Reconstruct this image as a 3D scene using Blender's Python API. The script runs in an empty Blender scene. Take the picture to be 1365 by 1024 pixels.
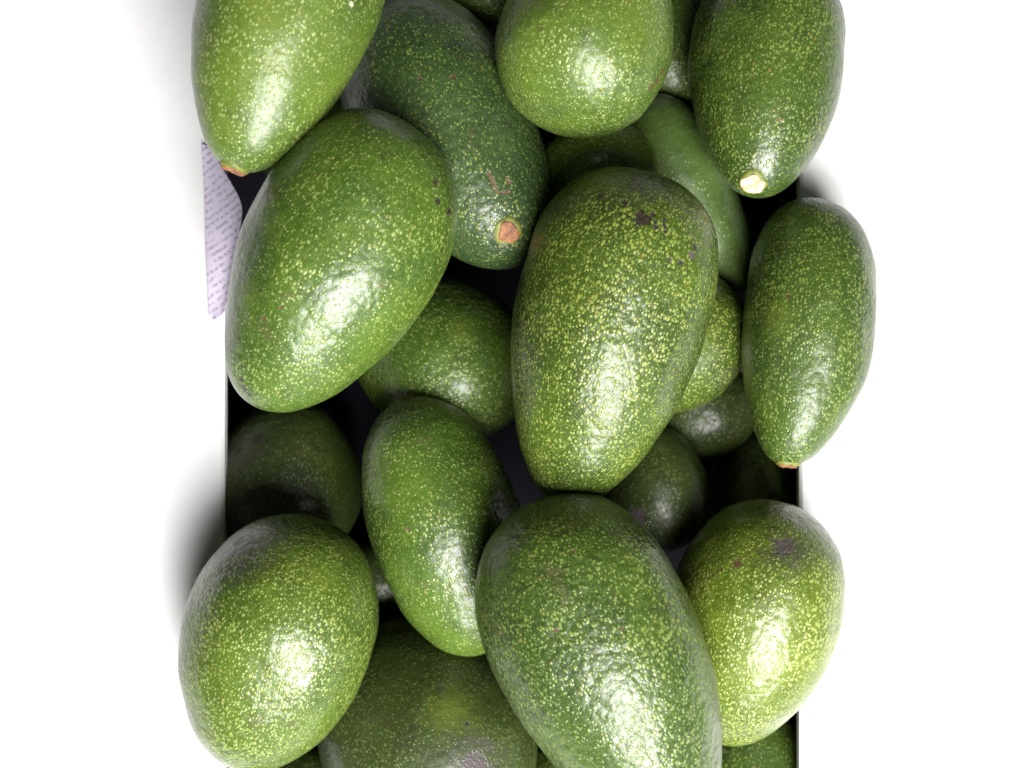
import bpy, bmesh, math, random
from mathutils import Vector, Quaternion, Matrix, noise

scene = bpy.context.scene
COL = scene.collection
random.seed(4)

# ---- camera ---------------------------------------------------------------
CAM_Z = 0.60
cam_data = bpy.data.cameras.new('camera')
cam = bpy.data.objects.new('camera', cam_data)
COL.objects.link(cam)
cam.location = (0, 0, CAM_Z)
cam.rotation_euler = (0, 0, 0)
cam_data.sensor_width = 36.0
cam_data.lens = 36.0 * 0.5 / 0.4
cam_data.clip_start = 0.01
cam_data.clip_end = 50
cam_data.dof.use_dof = True
cam_data.dof.focus_distance = CAM_Z - 0.135
cam_data.dof.aperture_fstop = 9.0
scene.camera = cam

# ---- light: one broad soft window-like lamp in front of the pile, weak room light ----
world = bpy.data.worlds.new('World'); scene.world = world; world.use_nodes = True
wbg = world.node_tree.nodes['Background']
wbg.inputs['Color'].default_value = (0.86, 0.88, 1.0, 1)
wbg.inputs['Strength'].default_value = 0.035

ld = bpy.data.lights.new('window_light', 'AREA')
ld.shape = 'RECTANGLE'; ld.size = 0.54; ld.size_y = 0.76
ld.energy = 42.0
ld.color = (1.0, 0.985, 0.97)
lamp = bpy.data.objects.new('window_light', ld); COL.objects.link(lamp)
target = Vector((0.0, 0.0, 0.10))
lamp_dir = Vector((0.25, -0.69, 0.84)).normalized()
lamp.location = target + lamp_dir * 1.0
lamp.rotation_euler = (-lamp_dir).to_track_quat('-Z', 'Y').to_euler()

scene.view_settings.view_transform = 'Standard'
scene.view_settings.look = 'None'
scene.view_settings.exposure = 0.0
scene.view_settings.gamma = 1.0
scene.cycles.max_bounces = 4
scene.cycles.diffuse_bounces = 2
scene.cycles.adaptive_threshold = 0.025
scene.cycles.glossy_bounces = 2

# ---- helpers ----------------------------------------------------------------
def link(name, mesh, mat=None, parent=None):
    o = bpy.data.objects.new(name, mesh); COL.objects.link(o)
    if mat: mesh.materials.append(mat)
    if parent: o.parent = parent
    return o

def tag(o, label=None, cat=None, group=None, kind=None):
    if label: o['label'] = label
    if cat: o['category'] = cat
    if group: o['group'] = group
    if kind: o['kind'] = kind
    return o

def smooth(me):
    me.polygons.foreach_set('use_smooth', [True] * len(me.polygons))

class Nodes:
    def __init__(self, name):
        self.mat = bpy.data.materials.new(name); self.mat.use_nodes = True
        self.nt = self.mat.node_tree
        self.bsdf = self.nt.nodes['Principled BSDF']
    def add(self, t, **kw):
        n = self.nt.nodes.new(t)
        for k, v in kw.items(): setattr(n, k, v)
        return n
    def put(self, sock, v):
        if isinstance(v, bpy.types.NodeSocket): self.nt.links.new(v, sock)
        elif v is not None: sock.default_value = v
    def math(self, op, a, b=None, c=None, clamp=False):
        n = self.add('ShaderNodeMath', operation=op, use_clamp=clamp)
        self.put(n.inputs[0], a); self.put(n.inputs[1], b)
        if c is not None: self.put(n.inputs[2], c)
        return n.outputs[0]
    def vmath(self, op, a, b=None, scale=None):
        n = self.add('ShaderNodeVectorMath', operation=op)
        self.put(n.inputs[0], a); self.put(n.inputs[1], b)
        if scale is not None: self.put(n.inputs['Scale'], scale)
        return n.outputs['Value' if op in ('LENGTH', 'DISTANCE', 'DOT_PRODUCT') else 'Vector']
    def noise(self, vec, scale, detail=2.0, rough=0.5):
        n = self.add('ShaderNodeTexNoise')
        self.put(n.inputs['Vector'], vec)
        n.inputs['Scale'].default_value = scale; n.inputs['Detail'].default_value = detail
        n.inputs['Roughness'].default_value = rough
        return n
    def voronoi(self, vec, scale, feature='F1', smoothness=None):
        n = self.add('ShaderNodeTexVoronoi', feature=feature)
        self.put(n.inputs['Vector'], vec); n.inputs['Scale'].default_value = scale; n.inputs['Randomness'].default_value = 0.85
        if smoothness is not None: n.inputs['Smoothness'].default_value = smoothness
        return n
    def ramp(self, v, a, b, lo=0.0, hi=1.0):
        n = self.add('ShaderNodeMapRange', interpolation_type='SMOOTHSTEP')
        self.put(n.inputs['Value'], v); self.put(n.inputs['From Min'], a); self.put(n.inputs['From Max'], b)
        n.inputs['To Min'].default_value = lo; n.inputs['To Max'].default_value = hi
        return n.outputs['Result']
    def mix(self, f, a, b):
        n = self.add('ShaderNodeMix', data_type='RGBA')
        self.put(n.inputs[0], f)
        for s, v in ((n.inputs[6], a), (n.inputs[7], b)):
            self.put(s, (*v, 1) if isinstance(v, tuple) and len(v) == 3 else v)
        return n.outputs[2]

SCAR_GLINT = {'dark': ((0.022, 0.013, 0.012), 0.9), 'brown': ((0.08, 0.03, 0.015), 0.75),
        'brown2': ((0.05, 0.032, 0.014), 0.45), 'dull': ((0.05, 0.046, 0.04), 0.8),
        'purple': ((0.08, 0.05, 0.07), 0.75), 'pink': ((0.16, 0.07, 0.05), 0.55),  # purple serves blemishes and, on two dark fruits, a painted glint
        'lime': ((0.12, 0.16, 0.018), 0.35), 'pale': ((0.45, 0.45, 0.33), 0.8)}

def skin(seed, dark, light, dens, spot, rough, scars, L, pebble=1.0, cell=870):
    """green rind: mottled ground colour, raised pale lenticels, pebbled relief, scars and painted glints"""
    N = Nodes('avocado_skin')
    tc = N.add('ShaderNodeTexCoord').outputs['Object']
    rs = random.Random(seed)
    base = N.vmath('ADD', tc, (rs.uniform(0, 1), rs.uniform(0, 1), rs.uniform(0, 1)))
    wn = N.noise(base, 420, 1).outputs['Color']
    warp = N.vmath('SCALE', N.vmath('SUBTRACT', wn, (0.5, 0.5, 0.5)), scale=0.0011)
    p = N.vmath('ADD', base, warp)
    pl = N.vmath('MULTIPLY', p, (1, 1, 0.72))            # spots a little drawn out along the fruit
    big = N.noise(base, 26, 2, 0.55).outputs['Fac']
    mid = N.noise(base, 75, 2, 0.6).outputs['Fac']
    fine = N.noise(base, 520, 2, 0.6).outputs['Fac']
    # ground colour
    col = N.mix(N.ramp(big, 0.34, 0.66), dark, light)
    deep = tuple(c * 0.55 for c in dark)
    col = N.mix(N.math('MULTIPLY', N.ramp(mid, 0.5, 0.75), 0.55), col, deep)
    col = N.mix(N.math('MULTIPLY', N.ramp(fine, 0.45, 0.8), 0.35), col, tuple(min(1, c * 1.5) for c in light))
    # corky, duller skin towards the blossom end
    sep = N.add('ShaderNodeSeparateXYZ'); N.put(sep.inputs[0], tc)
    endf = N.ramp(N.math('ADD', sep.outputs[2], N.math('MULTIPLY', big, 0.03)), -L * 0.34, -L * 0.5)
    col = N.mix(N.math('MULTIPLY', endf, 0.55), col, (0.038, 0.041, 0.022))
    # lenticels: two sizes
    v1 = N.voronoi(pl, cell)
    sepc = N.add('ShaderNodeSeparateColor'); N.put(sepc.inputs[0], v1.outputs['Color'])
    clump = N.ramp(N.noise(base, 45, 2).outputs['Fac'], 0.25, 0.72, 0.62, 1.18)
    rad = N.math('MULTIPLY', N.math('MULTIPLY_ADD', sepc.outputs[0], 0.34, 0.22 + 0.16 * dens), clump)
    on = N.math('LESS_THAN', sepc.outputs[1], 0.45 + 0.5 * dens)
    m1 = N.math('MULTIPLY', N.ramp(v1.outputs['Distance'], rad, N.math('MULTIPLY', rad, 0.3)), on)
    v2 = N.voronoi(pl, cell * 1.9)
    sepd = N.add('ShaderNodeSeparateColor'); N.put(sepd.inputs[0], v2.outputs['Color'])
    m2 = N.math('MULTIPLY', N.ramp(v2.outputs['Distance'], 0.50, 0.12),
                N.math('LESS_THAN', sepd.outputs[1], 0.25 + 0.5 * dens))
    pale = N.mix(sepc.outputs[2], spot, tuple(min(1, c * k) for c, k in zip(spot, (0.72, 0.85, 0.7))))
    rusty = N.math('GREATER_THAN', sepc.outputs[0], 0.985)
    pale = N.mix(N.math('MULTIPLY', rusty, 0.55), pale, (0.17, 0.09, 0.02))
    col = N.mix(N.math('MULTIPLY', m2, 0.6), col, pale)
    col = N.mix(N.math('MULTIPLY', m1, 0.88), col, pale)
    # faint corky scuffing
    sc = N.ramp(N.noise(base, 48, 3, 0.7).outputs['Fac'], 0.64, 0.74)
    col = N.mix(N.math('MULTIPLY', sc, 0.35), col, (0.09, 0.07, 0.032))
    rgh = N.math('MULTIPLY_ADD', mid, 0.16, rough + 0.14)
    rgh = N.math('ADD', rgh, N.math('MULTIPLY', endf, 0.14))
    # marks with a place of their own on this fruit; some purple ones are painted glints
    jn = N.noise(base, 330, 3, 0.65)
    jf = N.vmath('SUBTRACT', N.noise(base, 1500, 2, 0.6).outputs['Color'], (0.5, 0.5, 0.5))
    jag = N.vmath('SUBTRACT', jn.outputs['Color'], (0.5, 0.5, 0.5))
    pit = None
    for (x, y, z, r, kind) in scars:
        c, a = SCAR_GLINT[kind]
        soft = kind in ('dull', 'lime', 'brown2')
        q = N.vmath('ADD', tc, N.vmath('SCALE', jag if soft or r > 0.0025 else jf, scale=r * (2.6 if not soft else 1.9)))
        d = N.vmath('DISTANCE', q, (x, y, z))
        m = N.ramp(d, r * (1.15 if not soft else 1.5), r * (0.75 if not soft else 0.2))
        if soft and kind != 'lime':
            m = N.math('MULTIPLY', m, N.ramp(jn.outputs['Fac'], 0.25, 0.6))
        col = N.mix(N.math('MULTIPLY', m, a), col, c)
        if kind in ('dark', 'brown', 'pink', 'purple'):
            rgh = N.math('ADD', rgh, N.math('MULTIPLY', m, 0.2), clamp=True)
            pit = m if pit is None else N.math('MAXIMUM', pit, m)
    N.put(N.bsdf.inputs['Base Color'], col)
    N.put(N.bsdf.inputs['Roughness'], rgh)
    N.bsdf.inputs['IOR'].default_value = 1.38
    N.bsdf.inputs['Specular IOR Level'].default_value = 0.3
    N.put(N.bsdf.inputs['Coat Weight'], N.math('SUBTRACT', N.ramp(big, 0.30, 0.62, 1.0, 0.72), N.math('MULTIPLY', endf, 0.5)))
    N.bsdf.inputs['Coat IOR'].default_value = 1.45
    N.put(N.bsdf.inputs['Coat Roughness'], N.math('MULTIPLY_ADD', mid, 0.16, rough - 0.10))
    # relief: pebbles, raised lenticels, fine grain
    pv = N.voronoi(p, 300, 'F1').outputs['Distance']
    h = N.math('MULTIPLY', pv, -0.55 * pebble)
    h = N.math('ADD', h, N.math('MULTIPLY', m1, 0.35))
    h = N.math('ADD', h, N.math('MULTIPLY', fine, 0.16 * pebble))
    h = N.math('ADD', h, N.math('MULTIPLY', N.noise(base, 150, 2).outputs['Fac'], 0.9 * pebble))
    if pit is not None: h = N.math('SUBTRACT', h, N.math('MULTIPLY', pit, 0.6))
    b = N.add('ShaderNodeBump'); b.inputs['Strength'].default_value = 0.46
    b.inputs['Distance'].default_value = 0.0009
    N.put(b.inputs['Height'], h)
    N.put(N.bsdf.inputs['Normal'], b.outputs[0]); N.put(N.bsdf.inputs['Coat Normal'], b.outputs[0])
    return N.mat

def plain(name, c1, c2, scale, rough, bump=0.0, dist=0.0005):
    N = Nodes(name)
    tc = N.add('ShaderNodeTexCoord').outputs['Object']
    n = N.noise(tc, scale, 4, 0.6).outputs['Fac']
    N.put(N.bsdf.inputs['Base Color'], N.mix(N.ramp(n, 0.3, 0.7), c1, c2))
    N.put(N.bsdf.inputs['Roughness'], N.math('MULTIPLY_ADD', n, 0.2, rough - 0.1))
    if bump:
        b = N.add('ShaderNodeBump'); b.inputs['Strength'].default_value = bump; b.inputs['Distance'].default_value = dist
        N.put(b.inputs['Height'], N.noise(tc, scale * 4, 3).outputs['Fac']); N.put(N.bsdf.inputs['Normal'], b.outputs[0])
    return N.mat

# ---- avocado shape -------------------------------------------------------
def axis_offset(z, L, bend):
    """sideways bow of the long axis, metres"""
    u = 2 * z / L
    return bend * L * (0.5 - u * u) * 0.5

def avocado_point(th, ph, L, R, egg, blunt, bend, seed, waist=0.0):
    """th: 0 at the blossom end, pi at the stem end; returns a local point, long axis = Z"""
    c = math.cos(th); s = max(math.sin(th), 0.0)
    z = -c * L / 2
    g = 1 + egg * c - waist * math.exp(-((c + 0.45) / 0.35) ** 2)
    r = R * (s ** blunt) * g / (1 + 0.42 * egg * egg)
    x = r * math.cos(ph); y = r * math.sin(ph)
    p = Vector((x, y, z))
    q = Vector((x, y, z)) / R
    n = noise.noise(q * 0.9 + Vector((seed * 7.1, seed * 3.3, 0))) * 0.048
    n += noise.noise(q * 2.4 + Vector((seed * 1.7, 0, seed * 5.9))) * 0.018
    n += noise.noise(q * 7.0 + Vector((0, seed * 2.7, 0))) * 0.0035
    k = 1 + n
    return Vector((x * k + axis_offset(z, L, bend), y * k, z * (1 + n * 0.3)))

def avocado_mesh_data(L, R, egg, blunt, bend, seed, waist=0.0, nu=64, nv=48):
    verts = [avocado_point(0, 0, L, R, egg, blunt, bend, seed, waist)]
    for i in range(1, nv):
        th = math.pi * i / nv
        for j in range(nu):
            verts.append(avocado_point(th, 2 * math.pi * j / nu, L, R, egg, blunt, bend, seed, waist))
    verts.append(avocado_point(math.pi, 0, L, R, egg, blunt, bend, seed, waist))
    faces = []
    for j in range(nu):
        faces.append((0, 1 + (j + 1) % nu, 1 + j))
    for i in range(nv - 2):
        a = 1 + i * nu; b = a + nu
        for j in range(nu):
            k = (j + 1) % nu
            faces.append((a + j, a + k, b + k, b + j))
    last = len(verts) - 1; a = 1 + (nv - 2) * nu
    for j in range(nu):
        faces.append((a + j, a + (j + 1) % nu, last))
    return verts, faces

def avocado_rotation(angle, tilt, roll):
    """stem (+Z) points at `angle` in plan, raised by `tilt`; roll turns the bow about the axis"""
    a, t = math.radians(angle), math.radians(tilt)
    d = Vector((math.cos(a) * math.cos(t), math.sin(a) * math.cos(t), math.sin(t)))
    return d.to_track_quat('Z', 'Y') @ Quaternion((0, 0, 1), math.radians(roll))

# ---- the setting: invented white counter, raised to keep shadows short, opening over a dark bin ---------------
def box(bm, x0, x1, y0, y1, z0, z1, bev=0.0):
    r = bmesh.ops.create_cube(bm, size=1.0)
    for v in r['verts']:
        v.co = Vector((x0 + (v.co.x + .5) * (x1 - x0), y0 + (v.co.y + .5) * (y1 - y0), z0 + (v.co.z + .5) * (z1 - z0)))
    if bev:
        ed = list({e for v in r['verts'] for e in v.link_edges})
        bmesh.ops.bevel(bm, geom=ed, offset=bev, segments=2, affect='EDGES')

def box_part(name, dims, mat, parent, bev=0.0012):
    me = bpy.data.meshes.new(name); bm = bmesh.new(); box(bm, *dims, bev=bev); bm.to_mesh(me); bm.free()
    return link(name, me, mat, parent)

CT, CB = 0.0695, 0.0635           # counter top and underside
OX, OY, BIG = 0.1193, 0.245, 1.2  # half opening, half counter
bm = bmesh.new()
def ring_of(hx, hy, z): return [bm.verts.new((sx * hx, sy * hy, z)) for sx, sy in ((-1, -1), (1, -1), (1, 1), (-1, 1))]
ot, it, it2, ib, ob = ring_of(BIG, BIG, CT), ring_of(OX + 0.0012, OY + 0.0012, CT), ring_of(OX, OY, CT - 0.0012), ring_of(OX, OY, CB), ring_of(BIG, BIG, CB)
for p, q in ((ot, it), (it, it2), (it2, ib), (ib, ob), (ob, ot)):
    for k in range(4):
        n = (k + 1) % 4
        bm.faces.new((p[k], p[n], q[n], q[k]))
bmesh.ops.recalc_face_normals(bm, faces=bm.faces)
me = bpy.data.meshes.new('counter_top'); bm.to_mesh(me); bm.free()
tag(link('counter_top', me, plain('white_counter', (0.64, 0.64, 0.645), (0.67, 0.67, 0.67), 25, 0.5, 0.05)), kind='structure')

navy = plain('navy_plastic', (0.003, 0.0025, 0.006), (0.006, 0.005, 0.010), 90, 0.8, 0.2)
navy.node_tree.nodes['Principled BSDF'].inputs['Specular IOR Level'].default_value = 0.15
TX, TY = 0.150, 0.256
tray = bpy.data.objects.new('fruit_bin', None); COL.objects.link(tray)
tag(tray, 'dark navy plastic bin under the heap of avocados, seen only in the gaps', 'bin')
box_part('bin_floor', (-TX, TX, -TY, TY, 0.0006, 0.006), navy, tray)
for s in (-1, 1):
    x0, x1 = sorted((s * TX, s * (TX + 0.003)))
    box_part('side_wall', (x0, x1, -TY, TY, 0.0006, CB - 0.0006), navy, tray)
    y0, y1 = sorted((s * TY, s * (TY + 0.003)))
    box_part('end_wall', (-TX - 0.003, TX + 0.003, y0, y1, 0.0006, CB - 0.0006), navy, tray)

# ---- printed leaflet beside the heap -----------------------------
def print_material():
    N = Nodes('printed_paper')
    uv = N.add('ShaderNodeUVMap').outputs[0]
    sep = N.add('ShaderNodeSeparateXYZ'); N.put(sep.inputs[0], uv)
    rows = N.math('MULTIPLY', sep.outputs[1], 1 / 0.0027)
    row = N.math('FLOOR', rows); fr = N.math('FRACT', rows)
    line = N.math('MULTIPLY', N.ramp(fr, 0.18, 0.32), N.ramp(fr, 0.78, 0.62))
    cx = N.add('ShaderNodeCombineXYZ')
    N.put(cx.inputs[0], N.math('MULTIPLY', sep.outputs[0], 900)); N.put(cx.inputs[1], N.math('MULTIPLY', row, 13.7))
    N.put(cx.inputs[2], N.math('MULTIPLY', fr, 2.2))
    glyph = N.ramp(N.noise(cx.outputs[0], 1.0, 2).outputs['Fac'], 0.44, 0.54)
    cw = N.add('ShaderNodeCombineXYZ')
    N.put(cw.inputs[0], N.math('MULTIPLY', sep.outputs[0], 170)); N.put(cw.inputs[1], N.math('MULTIPLY', row, 5.1))
    word = N.ramp(N.noise(cw.outputs[0], 1.0, 1).outputs['Fac'], 0.36, 0.44)
    ink = N.math('MULTIPLY', N.math('MULTIPLY', line, glyph), word)
    N.put(N.bsdf.inputs['Base Color'], N.mix(N.math('MULTIPLY', ink, 0.62), (0.50, 0.45, 0.56), (0.16, 0.13, 0.20)))
    N.bsdf.inputs['Roughness'].default_value = 0.75
    return N.mat

def build_paper():
    # lies on the counter, its blunt right corner reaching out over the opening
    edge = [(-0.1250, 0.0985), (-0.1188, 0.0878), (-0.1140, 0.0800), (-0.1106, 0.0733), (-0.1118, 0.0660),
            (-0.1140, 0.0540), (-0.1162, 0.0400), (-0.1180, 0.0310), (-0.1205, 0.0265)]
    bm = bmesh.new(); uvl = bm.loops.layers.uv.new('UVMap'); grid = []; m = 7
    for i, (x, y) in enumerate(edge):
        f = i / (len(edge) - 1)
        lx, ly = -0.1285 + 0.003 * f, 0.1000 - 0.0740 * f
        grid.append([bm.verts.new((x + (lx - x) * j / m, y + (ly - y) * j / m,
                     CT + 0.0009 + 0.0006 * math.sin(i * 0.9) * math.sin(j * 0.8) + (0.0022 * math.exp(-j * 0.9) if 0 < i < 8 else 0.0008)))
                     for j in range(m + 1)])
    for i in range(len(edge) - 1):
        for j in range(m):
            bm.faces.new((grid[i][j], grid[i][j + 1], grid[i + 1][j + 1], grid[i + 1][j]))
    ca, sa = math.cos(math.radians(-35)), math.sin(math.radians(-35))
    for f in bm.faces:
        f.normal_update()
        for l in f.loops:
            x, y = l.vert.co.x, l.vert.co.y
            l[uvl].uv = (x * ca - y * sa, x * sa + y * ca)
    if sum(f.normal.z for f in bm.faces) < 0: bmesh.ops.reverse_faces(bm, faces=bm.faces)
    me = bpy.data.meshes.new('printed_leaflet'); bm.to_mesh(me); bm.free(); smooth(me)
    o = link('printed_leaflet', me, print_material())
    m = o.modifiers.new('thickness', 'SOLIDIFY'); m.thickness = 0.0003; m.offset = -1
    m2 = o.modifiers.new('round', 'SUBSURF'); m2.levels = 2; m2.render_levels = 2
    tag(o, 'pale lilac printed leaflet with small grey type on the counter at left', 'paper')
build_paper()

# mauve card strip lying on the bin floor, glimpsed at the right
def build_strip():
    bm = bmesh.new(); n = 10; half = 0.0042
    a, b = Vector((0.0950, -0.046)), Vector((0.1285, 0.085))
    d = (b - a).normalized(); nrm = Vector((-d.y, d.x)); g = []
    for i in range(n + 1):
        c = a.lerp(b, i / n); z = 0.0068 + 0.0008 * (1 + math.sin(i * 1.7))
        g.append([bm.verts.new((c.x + s * nrm.x * half, c.y + s * nrm.y * half, z + 0.0003 * s)) for s in (-1, 0, 1)])
    for i in range(n):
        for j in range(2): bm.faces.new((g[i][j], g[i + 1][j], g[i + 1][j + 1], g[i][j + 1]))
    bmesh.ops.recalc_face_normals(bm, faces=bm.faces)
    me = bpy.data.meshes.new('card_strip'); bm.to_mesh(me); bm.free()
    o = link('card_strip', me, plain('mauve_card', (0.14, 0.06, 0.08), (0.19, 0.09, 0.11), 90, 0.7, 0.2))
    m = o.modifiers.new('thickness', 'SOLIDIFY'); m.thickness = 0.0006; m.offset = 0
    tag(o, 'dusky mauve card strip lying on the bin floor in the dark gap at right', 'card strip')
build_strip()

# ---- the avocados ---------------------------------------------------------------
# look presets: dark ground, light ground, spot density, spot colour, roughness
LOOK = {
 'leaf':   dict(dark=(0.030, 0.064, 0.007), light=(0.056, 0.100, 0.010), dens=0.55, spot=(0.23, 0.27, 0.065), rough=0.31),
 'bright': dict(dark=(0.043, 0.080, 0.009), light=(0.076, 0.120, 0.014), dens=0.55, spot=(0.26, 0.30, 0.09), rough=0.33),
 'speck':  dict(dark=(0.024, 0.047, 0.005), light=(0.042, 0.073, 0.006), dens=0.82, spot=(0.25, 0.28, 0.055), rough=0.29),
 'blue':   dict(dark=(0.014, 0.032, 0.009), light=(0.026, 0.052, 0.013), dens=0.50, spot=(0.15, 0.18, 0.035), rough=0.33),
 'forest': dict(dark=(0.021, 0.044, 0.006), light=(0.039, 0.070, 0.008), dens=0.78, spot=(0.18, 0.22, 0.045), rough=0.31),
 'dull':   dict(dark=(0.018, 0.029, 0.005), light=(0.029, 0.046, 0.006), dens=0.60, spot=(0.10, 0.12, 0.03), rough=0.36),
 'sunny':  dict(dark=(0.048, 0.078, 0.006), light=(0.086, 0.122, 0.010), dens=0.90, spot=(0.30, 0.33, 0.08), rough=0.27),
 'lime':   dict(dark=(0.035, 0.065, 0.006), light=(0.062, 0.100, 0.009), dens=0.85, spot=(0.25, 0.29, 0.07), rough=0.29),
 'smooth': dict(dark=(0.040, 0.076, 0.015), light=(0.068, 0.110, 0.022), dens=0.30, spot=(0.12, 0.17, 0.045), rough=0.31),
}
GROUP = 'avocados heaped in the bin'
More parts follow.
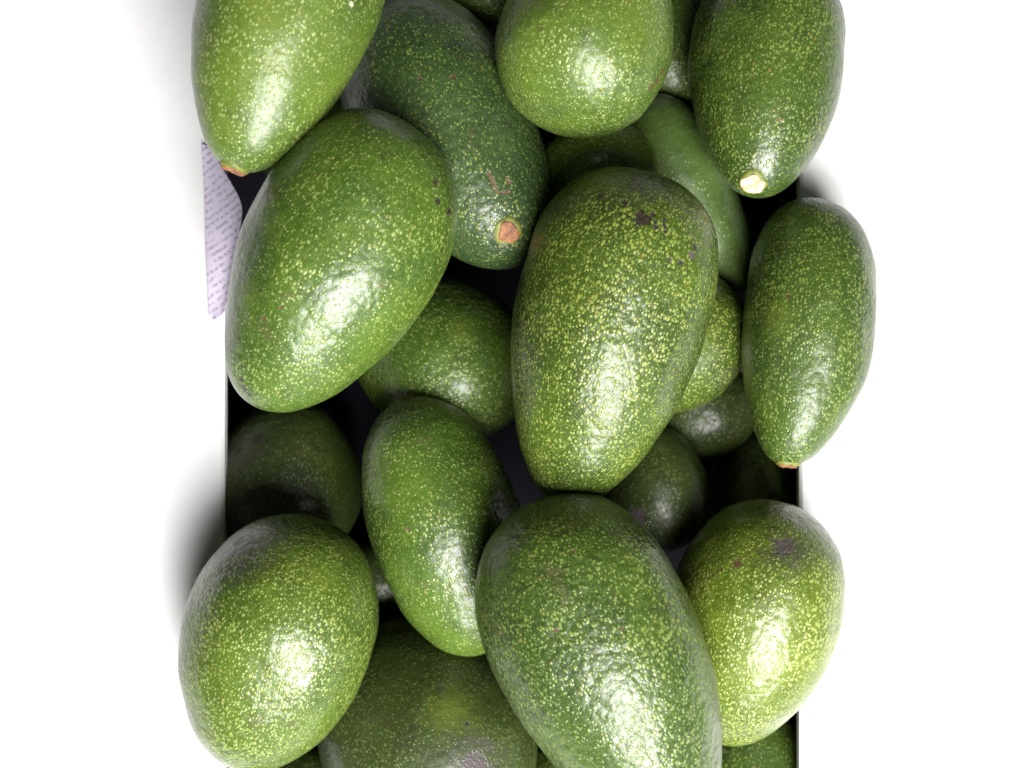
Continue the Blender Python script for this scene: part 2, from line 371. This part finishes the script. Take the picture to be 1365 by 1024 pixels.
# label, look, pebble, location, length, radius, plan angle, tilt, egg, blunt, bend, roll, seed, scars and painted glints
FRUIT = [
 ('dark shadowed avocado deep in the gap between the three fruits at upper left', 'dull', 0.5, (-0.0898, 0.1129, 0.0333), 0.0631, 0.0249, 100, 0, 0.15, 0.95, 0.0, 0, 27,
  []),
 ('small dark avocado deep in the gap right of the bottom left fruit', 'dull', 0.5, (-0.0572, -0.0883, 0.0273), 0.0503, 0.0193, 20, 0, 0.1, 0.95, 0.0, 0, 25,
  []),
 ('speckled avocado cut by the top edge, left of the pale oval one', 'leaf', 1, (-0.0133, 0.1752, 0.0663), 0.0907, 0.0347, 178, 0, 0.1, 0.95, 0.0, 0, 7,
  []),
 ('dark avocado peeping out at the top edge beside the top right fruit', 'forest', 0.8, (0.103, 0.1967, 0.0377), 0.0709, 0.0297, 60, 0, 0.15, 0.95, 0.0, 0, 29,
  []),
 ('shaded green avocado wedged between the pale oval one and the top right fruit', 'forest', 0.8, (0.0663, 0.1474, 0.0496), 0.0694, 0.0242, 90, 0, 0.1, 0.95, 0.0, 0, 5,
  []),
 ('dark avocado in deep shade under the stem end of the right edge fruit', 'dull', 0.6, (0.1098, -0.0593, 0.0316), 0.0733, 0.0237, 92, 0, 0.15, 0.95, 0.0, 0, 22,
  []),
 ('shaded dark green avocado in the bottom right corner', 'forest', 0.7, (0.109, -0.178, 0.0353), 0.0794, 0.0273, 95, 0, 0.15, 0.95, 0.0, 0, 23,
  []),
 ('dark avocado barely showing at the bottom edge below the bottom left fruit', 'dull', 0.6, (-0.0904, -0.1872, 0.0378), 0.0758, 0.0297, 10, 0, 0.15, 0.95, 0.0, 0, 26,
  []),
 ('speckled avocado sliver at the bottom edge, left of the large bottom fruit', 'forest', 0.8, (0.0255, -0.1838, 0.0379), 0.0824, 0.0297, 60, 0, 0.15, 0.95, 0.0, 0, 24,
  []),
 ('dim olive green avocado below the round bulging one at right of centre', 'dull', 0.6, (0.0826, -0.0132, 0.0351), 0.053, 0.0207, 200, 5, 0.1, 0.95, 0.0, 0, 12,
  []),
 ('smooth narrow avocado with few spots and a long soft highlight', 'smooth', 0.45, (0.0745, 0.0781, 0.0629), 0.0913, 0.0208, 118, 8, -0.15, 0.9, 0.05, 0, 9,
  []),
 ('rounded avocado with a half shaded top just behind the big central one', 'forest', 1, (0.0322, 0.0766, 0.0892), 0.0599, 0.0248, 250, -10, 0.1, 0.95, 0.0, 0, 8,
  []),
 ('bright round avocado bulging out from behind the right of the central one', 'speck', 0.9, (0.0656, 0.0162, 0.0682), 0.0686, 0.0284, 215, -20, 0.1, 0.95, 0.0, 0, 11,
  [(0.0106,0.027,-0.0074,0.00156,'purple'),(0.0151,0.0224,-0.0143,0.00187,'brown2'),(0.0028,0.0257,-0.0173,0.00779,'lime')]),
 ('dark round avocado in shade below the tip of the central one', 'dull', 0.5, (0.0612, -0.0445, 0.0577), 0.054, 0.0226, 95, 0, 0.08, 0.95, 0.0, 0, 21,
  [(0.0112,0.0191,-0.0085,0.00381,'purple')]),  # purple spot is a highlight painted into the skin colour
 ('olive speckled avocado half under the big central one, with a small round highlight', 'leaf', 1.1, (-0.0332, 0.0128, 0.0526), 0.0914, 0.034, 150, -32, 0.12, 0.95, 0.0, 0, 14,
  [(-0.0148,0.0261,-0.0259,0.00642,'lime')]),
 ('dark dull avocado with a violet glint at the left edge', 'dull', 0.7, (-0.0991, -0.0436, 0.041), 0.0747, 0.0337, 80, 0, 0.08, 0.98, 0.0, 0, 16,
  [(0.0177,0.0243,0.0131,0.01179,'dull'),(0.0101,0.0253,0.0199,0.00197,'dark'),(0.0177,0.0243,0.0131,0.00164,'dark'),(-0.0084,0.0273,0.0163,0.00197,'brown2'),(-0.0157,0.0289,-0.0091,0.00262,'purple')]),  # last purple mark is the violet glint, painted as skin colour
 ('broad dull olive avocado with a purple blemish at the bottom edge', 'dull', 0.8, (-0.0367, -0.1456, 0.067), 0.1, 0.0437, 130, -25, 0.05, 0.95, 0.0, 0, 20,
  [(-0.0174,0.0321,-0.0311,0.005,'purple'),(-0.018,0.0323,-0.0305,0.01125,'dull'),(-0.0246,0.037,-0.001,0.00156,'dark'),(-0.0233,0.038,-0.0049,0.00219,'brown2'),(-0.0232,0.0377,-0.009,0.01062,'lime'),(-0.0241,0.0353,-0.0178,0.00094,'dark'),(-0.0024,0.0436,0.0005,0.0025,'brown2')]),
 ('dark bluish green pebbly avocado with an orange brown stem scar and pink scratches', 'blue', 1.3, (-0.0242, 0.0979, 0.0997), 0.1217, 0.0346, -62, 14, 0.16, 0.86, -0.03, 0, 2,
  [(0.004,0.0257,0.0334,0.00082,'pink'),(0.004,0.025,0.0351,0.00094,'pink'),(0.0039,0.0243,0.0368,0.00094,'pink'),(0.0039,0.0237,0.0385,0.00094,'pink'),(0.0036,0.0231,0.0401,0.00082,'pink'),(0.0092,0.0226,0.037,0.00082,'pink'),(0.009,0.0221,0.0384,0.00094,'pink'),(0.0057,0.022,0.0411,0.00082,'pink'),(0.0071,0.0215,0.0414,0.00094,'pink'),(0.0091,0.0338,-0.0033,0.00117,'brown'),(-0.0019,0.0353,-0.0082,0.00088,'brown'),(0.0008,0.0183,0.0498,0.00147,'dark')]),
 ('pale yellow green oval avocado at the top with a broad soft highlight', 'bright', 1, (0.029, 0.1318, 0.1257), 0.0806, 0.0322, 70, -8, 0.18, 0.95, 0.0, 0, 4,
  [(-0.0305,0.011,-0.0109,0.00139,'brown'),(-0.0296,0.0116,-0.0151,0.00139,'brown'),(-0.0282,0.0125,-0.0184,0.00139,'brown'),(-0.0183,0.0259,-0.0024,0.01112,'lime'),(0.0151,0.0276,-0.0189,0.00195,'brown2')]),
 ('dark green avocado at top right with a cream coloured stem scar', 'forest', 1.1, (0.0995, 0.1202, 0.0972), 0.1002, 0.0304, -97, 16, 0.22, 0.9, 0.0, 0, 6,
  [(0.003,0.0241,0.0229,0.00118,'brown2'),(0.0026,0.0214,0.0293,0.00088,'brown'),(-0.0201,0.008,0.0285,0.00088,'brown')]),
 ('long dark green avocado cut by the right edge, brown stem scar pointing down', 'forest', 1, (0.1148, 0.0206, 0.0972), 0.1061, 0.0259, -97, 6, 0.15, 0.9, 0.06, 0, 13,
  [(-0.0155,0.0197,-0.0015,0.00884,'lime'),(-0.0125,0.0222,-0.0087,0.00088,'brown')]),
 ('plump oval avocado with a long white highlight, left of the large bottom fruit', 'leaf', 0.9, (-0.0265, -0.0563, 0.0889), 0.1063, 0.0312, 108, 0, 0.0, 0.92, 0.0, 0, 35,
  [(0.0181,0.0191,0.0287,0.0009,'brown'),(0.0111,0.0298,0.0056,0.0009,'brown')]),
 ('big central avocado densely speckled yellow with black scars on its dark top', 'speck', 1.2, (0.0344, 0.0167, 0.1242), 0.1283, 0.0365, -104, -4, 0.26, 0.88, 0.0, 0, 10,
  [(0.0006,0.0312,-0.0444,0.00307,'dark'),(0.0036,0.0301,-0.0463,0.00112,'dark'),(0.0072,0.0289,-0.0475,0.0007,'dark'),(0.0079,0.03,-0.0455,0.00084,'dark'),(0.0086,0.0307,-0.0435,0.00084,'dark'),(0.0093,0.0312,-0.0415,0.00084,'dark'),(0.0056,0.0317,-0.0422,0.00112,'dark'),(0.005,0.0311,-0.0439,0.00084,'dark'),(-0.0006,0.032,-0.0425,0.00139,'dark'),(0.0131,0.0321,-0.0326,0.00084,'dark'),(0.0205,0.0278,-0.0362,0.00139,'purple'),(0.021,0.0261,-0.0391,0.00112,'dark'),(0.0173,0.0304,-0.0326,0.00112,'dark'),(-0.0049,0.0216,-0.0563,0.01116,'dull'),(-0.0153,0.025,-0.0484,0.00167,'dark'),(-0.0069,0.0286,-0.0481,0.00139,'dark')]),
 ('large smooth light green avocado at left, fat end up, tip at lower left', 'leaf', 1, (-0.0642, 0.0425, 0.1411), 0.1151, 0.0355, -118, 0, 0.2, 0.9, 0.04, 0, 3,
  [(0.0208,0.0199,-0.0413,0.00134,'dark'),(0.0247,0.0198,-0.0361,0.00134,'dark'),(0.029,0.0138,-0.0352,0.00161,'dark'),(-0.0051,0.0123,0.0526,0.00161,'dark'),(-0.0026,0.0116,0.0537,0.00108,'dark'),(-0.0071,0.0141,0.0501,0.00108,'dark'),(-0.0109,0.0313,-0.0304,0.00134,'brown2'),(0.0087,0.0341,-0.0155,0.00134,'brown2'),(-0.0035,0.0309,0.021,0.00081,'brown'),(-0.0075,0.0278,0.0272,0.00108,'brown'),(-0.0166,0.0247,0.0232,0.00538,'lime')]),
 ('bright light green avocado in the top left corner, stem end pointing down', 'bright', 0.6, (-0.0791, 0.1292, 0.1536), 0.1151, 0.0311, -107, 4, 0.22, 0.9, 0.0, 0, 1,
  [(0.0197,0.0177,0.0199,0.00078,'brown2'),(0.0007,0.029,0.0114,0.00785,'lime'),(0.0089,0.0239,0.024,0.00654,'lime'),(0.0248,0.0181,-0.0041,0.00105,'pale')]),
 ('round speckled avocado with a grey brown top in the bottom left corner', 'lime', 1.1, (-0.0923, -0.1016, 0.0991), 0.1028, 0.037, -108, -4, 0.12, 0.95, 0.0, 0, 17,
  [(-0.0195,0.0206,-0.0363,0.01292,'dull'),(-0.0236,0.0139,-0.0375,0.00206,'dark'),(-0.0075,0.0279,-0.0359,0.00235,'brown2'),(0.0191,0.0322,-0.0091,0.00147,'brown2'),(0.0124,0.0259,-0.0362,0.00587,'lime'),(0.0179,0.0268,0.0183,0.00235,'brown2'),(0.0048,0.0319,0.0194,0.00352,'brown2')]),
 ('lime green avocado with a purple grey blossom scar and glaring highlight at right', 'sunny', 1, (0.0949, -0.0951, 0.0932), 0.0995, 0.0336, -105, -6, 0.15, 0.95, 0.0, 0, 19,
  [(-0.0019,0.0241,-0.0382,0.00416,'purple'),(-0.0002,0.0255,-0.0366,0.00891,'dull'),(-0.0174,0.025,-0.027,0.00178,'brown'),(-0.0221,0.0227,-0.0231,0.00074,'brown'),(-0.0232,0.0219,-0.0213,0.00074,'brown'),(-0.0243,0.021,-0.0196,0.00074,'brown'),(-0.0254,0.0201,-0.0176,0.00074,'brown'),(-0.0265,0.0191,-0.0155,0.00074,'brown'),(-0.0275,0.0182,-0.0132,0.00074,'brown'),(0.0049,0.0308,0.0116,0.00089,'brown'),(-0.0106,0.0258,-0.0323,0.00416,'brown2'),(0.0007,0.031,0.012,0.00891,'lime')]),
 ('large pebbly green avocado in front at the bottom centre', 'forest', 1.5, (0.0351, -0.1045, 0.1309), 0.1333, 0.0385, -66, 0, 0.18, 0.9, 0.0, 0, 18,
  [(0.0108,0.0219,-0.0573,0.0044,'brown2'),(0.0032,0.0237,-0.0578,0.0022,'brown2'),(-0.0096,0.0351,-0.0273,0.00082,'brown'),(0.0065,0.0297,-0.0486,0.00082,'brown'),(0.011,0.0362,-0.0189,0.00082,'brown')]),
]

brown_stem = plain('stem_scar_brown', (0.11, 0.04, 0.016), (0.30, 0.13, 0.055), 330, 0.7, 0.6, 0.0006)
cream_stem = plain('stem_scar_cream', (0.40, 0.22, 0.10), (0.72, 0.62, 0.38), 260, 0.6, 0.6, 0.0006)
ring_skin = plain('stem_ring_yellow', (0.07, 0.10, 0.012), (0.18, 0.18, 0.025), 300, 0.55, 0.3, 0.0004)
STEMS = {1: ('brown', 0.004, None), 2: ('brown', 0.004, [[0.0003, 0.0156, 0.0531], [-0.048, 0.752, 0.657]]), 6: ('cream', 0.0042, [[-0.0031, 0.0058, 0.0487], [-0.214, 0.416, 0.884]]), 13: ('brown', 0.0036, None), 35: ('brown', 0.0036, None)}

def lathe(profile, n=28, wob=0.0, seed=0):
    bm = bmesh.new(); rings = []
    for k, (r, z) in enumerate(profile):
        if r < 1e-6:
            rings.append([bm.verts.new((0, 0, z))]); continue
        ring = []
        for j in range(n):
            a = 2 * math.pi * j / n
            q = 1 + wob * noise.noise(Vector((math.cos(a) * 1.6, math.sin(a) * 1.6, seed + k * 0.2)))
            ring.append(bm.verts.new((r * q * math.cos(a), r * q * math.sin(a), z + wob * 0.002 * noise.noise(Vector((math.cos(a) * 2, math.sin(a) * 2, seed + 9 + k))))))
        rings.append(ring)
    for a, b in zip(rings, rings[1:]):
        for j in range(n):
            k = (j + 1) % n
            if len(a) == 1: bm.faces.new((a[0], b[j], b[k]))
            elif len(b) == 1: bm.faces.new((a[j], a[k], b[0]))
            else: bm.faces.new((a[j], a[k], b[k], b[j]))
    bmesh.ops.recalc_face_normals(bm, faces=bm.faces)
    me = bpy.data.meshes.new('stem_scar'); bm.to_mesh(me); bm.free(); smooth(me)
    return me

for i, (label, look, pebble, loc, L, R, ang, tilt, egg, blunt, bend, roll, seed, scars) in enumerate(FRUIT):
    vs, fs = avocado_mesh_data(L, R, egg, blunt, bend, seed, nu=128, nv=96)
    me = bpy.data.meshes.new('avocado'); me.from_pydata(vs, [], fs); me.update(); smooth(me)
    o = link('avocado', me, skin(seed, scars=scars, L=L, pebble=pebble, **LOOK[look]))
    o.location = loc
    o.rotation_mode = 'QUATERNION'; o.rotation_quaternion = avocado_rotation(ang, tilt, roll)
    tag(o, label, 'avocado', GROUP)
    if seed in STEMS:
        kind, r, spot_at = STEMS[seed]
        tip, up = (avocado_point(math.pi, 0, L, R, egg, blunt, bend, seed), Vector((0, 0, 1))) if spot_at is None else (Vector(spot_at[0]), Vector(spot_at[1]))
        ring = link('stem_ring', lathe([(0, -0.0035), (r * 1.32, -0.0034), (r * 1.36, -0.0014), (r * 1.22, -0.0001), (r * 1.0, 0.0003), (0, 0.0)], wob=0.25, seed=seed), ring_skin, o)
        ring.location = tip; ring.rotation_euler = up.to_track_quat('Z', 'Y').to_euler()
        sc = link('stem_scar', lathe([(0, -0.001), (r * 1.02, -0.001), (r * 1.04, 0.0003), (r * 0.9, 0.0008), (r * 0.55, 0.0004), (r * 0.2, 0.0007), (0, 0.0005)], wob=0.34, seed=seed + 3), cream_stem if kind == 'cream' else brown_stem, o)
        sc.location = tip; sc.rotation_euler = ring.rotation_euler
        sc['label'] = 'pale cream stem scar' if kind == 'cream' else 'round orange brown stem scar'
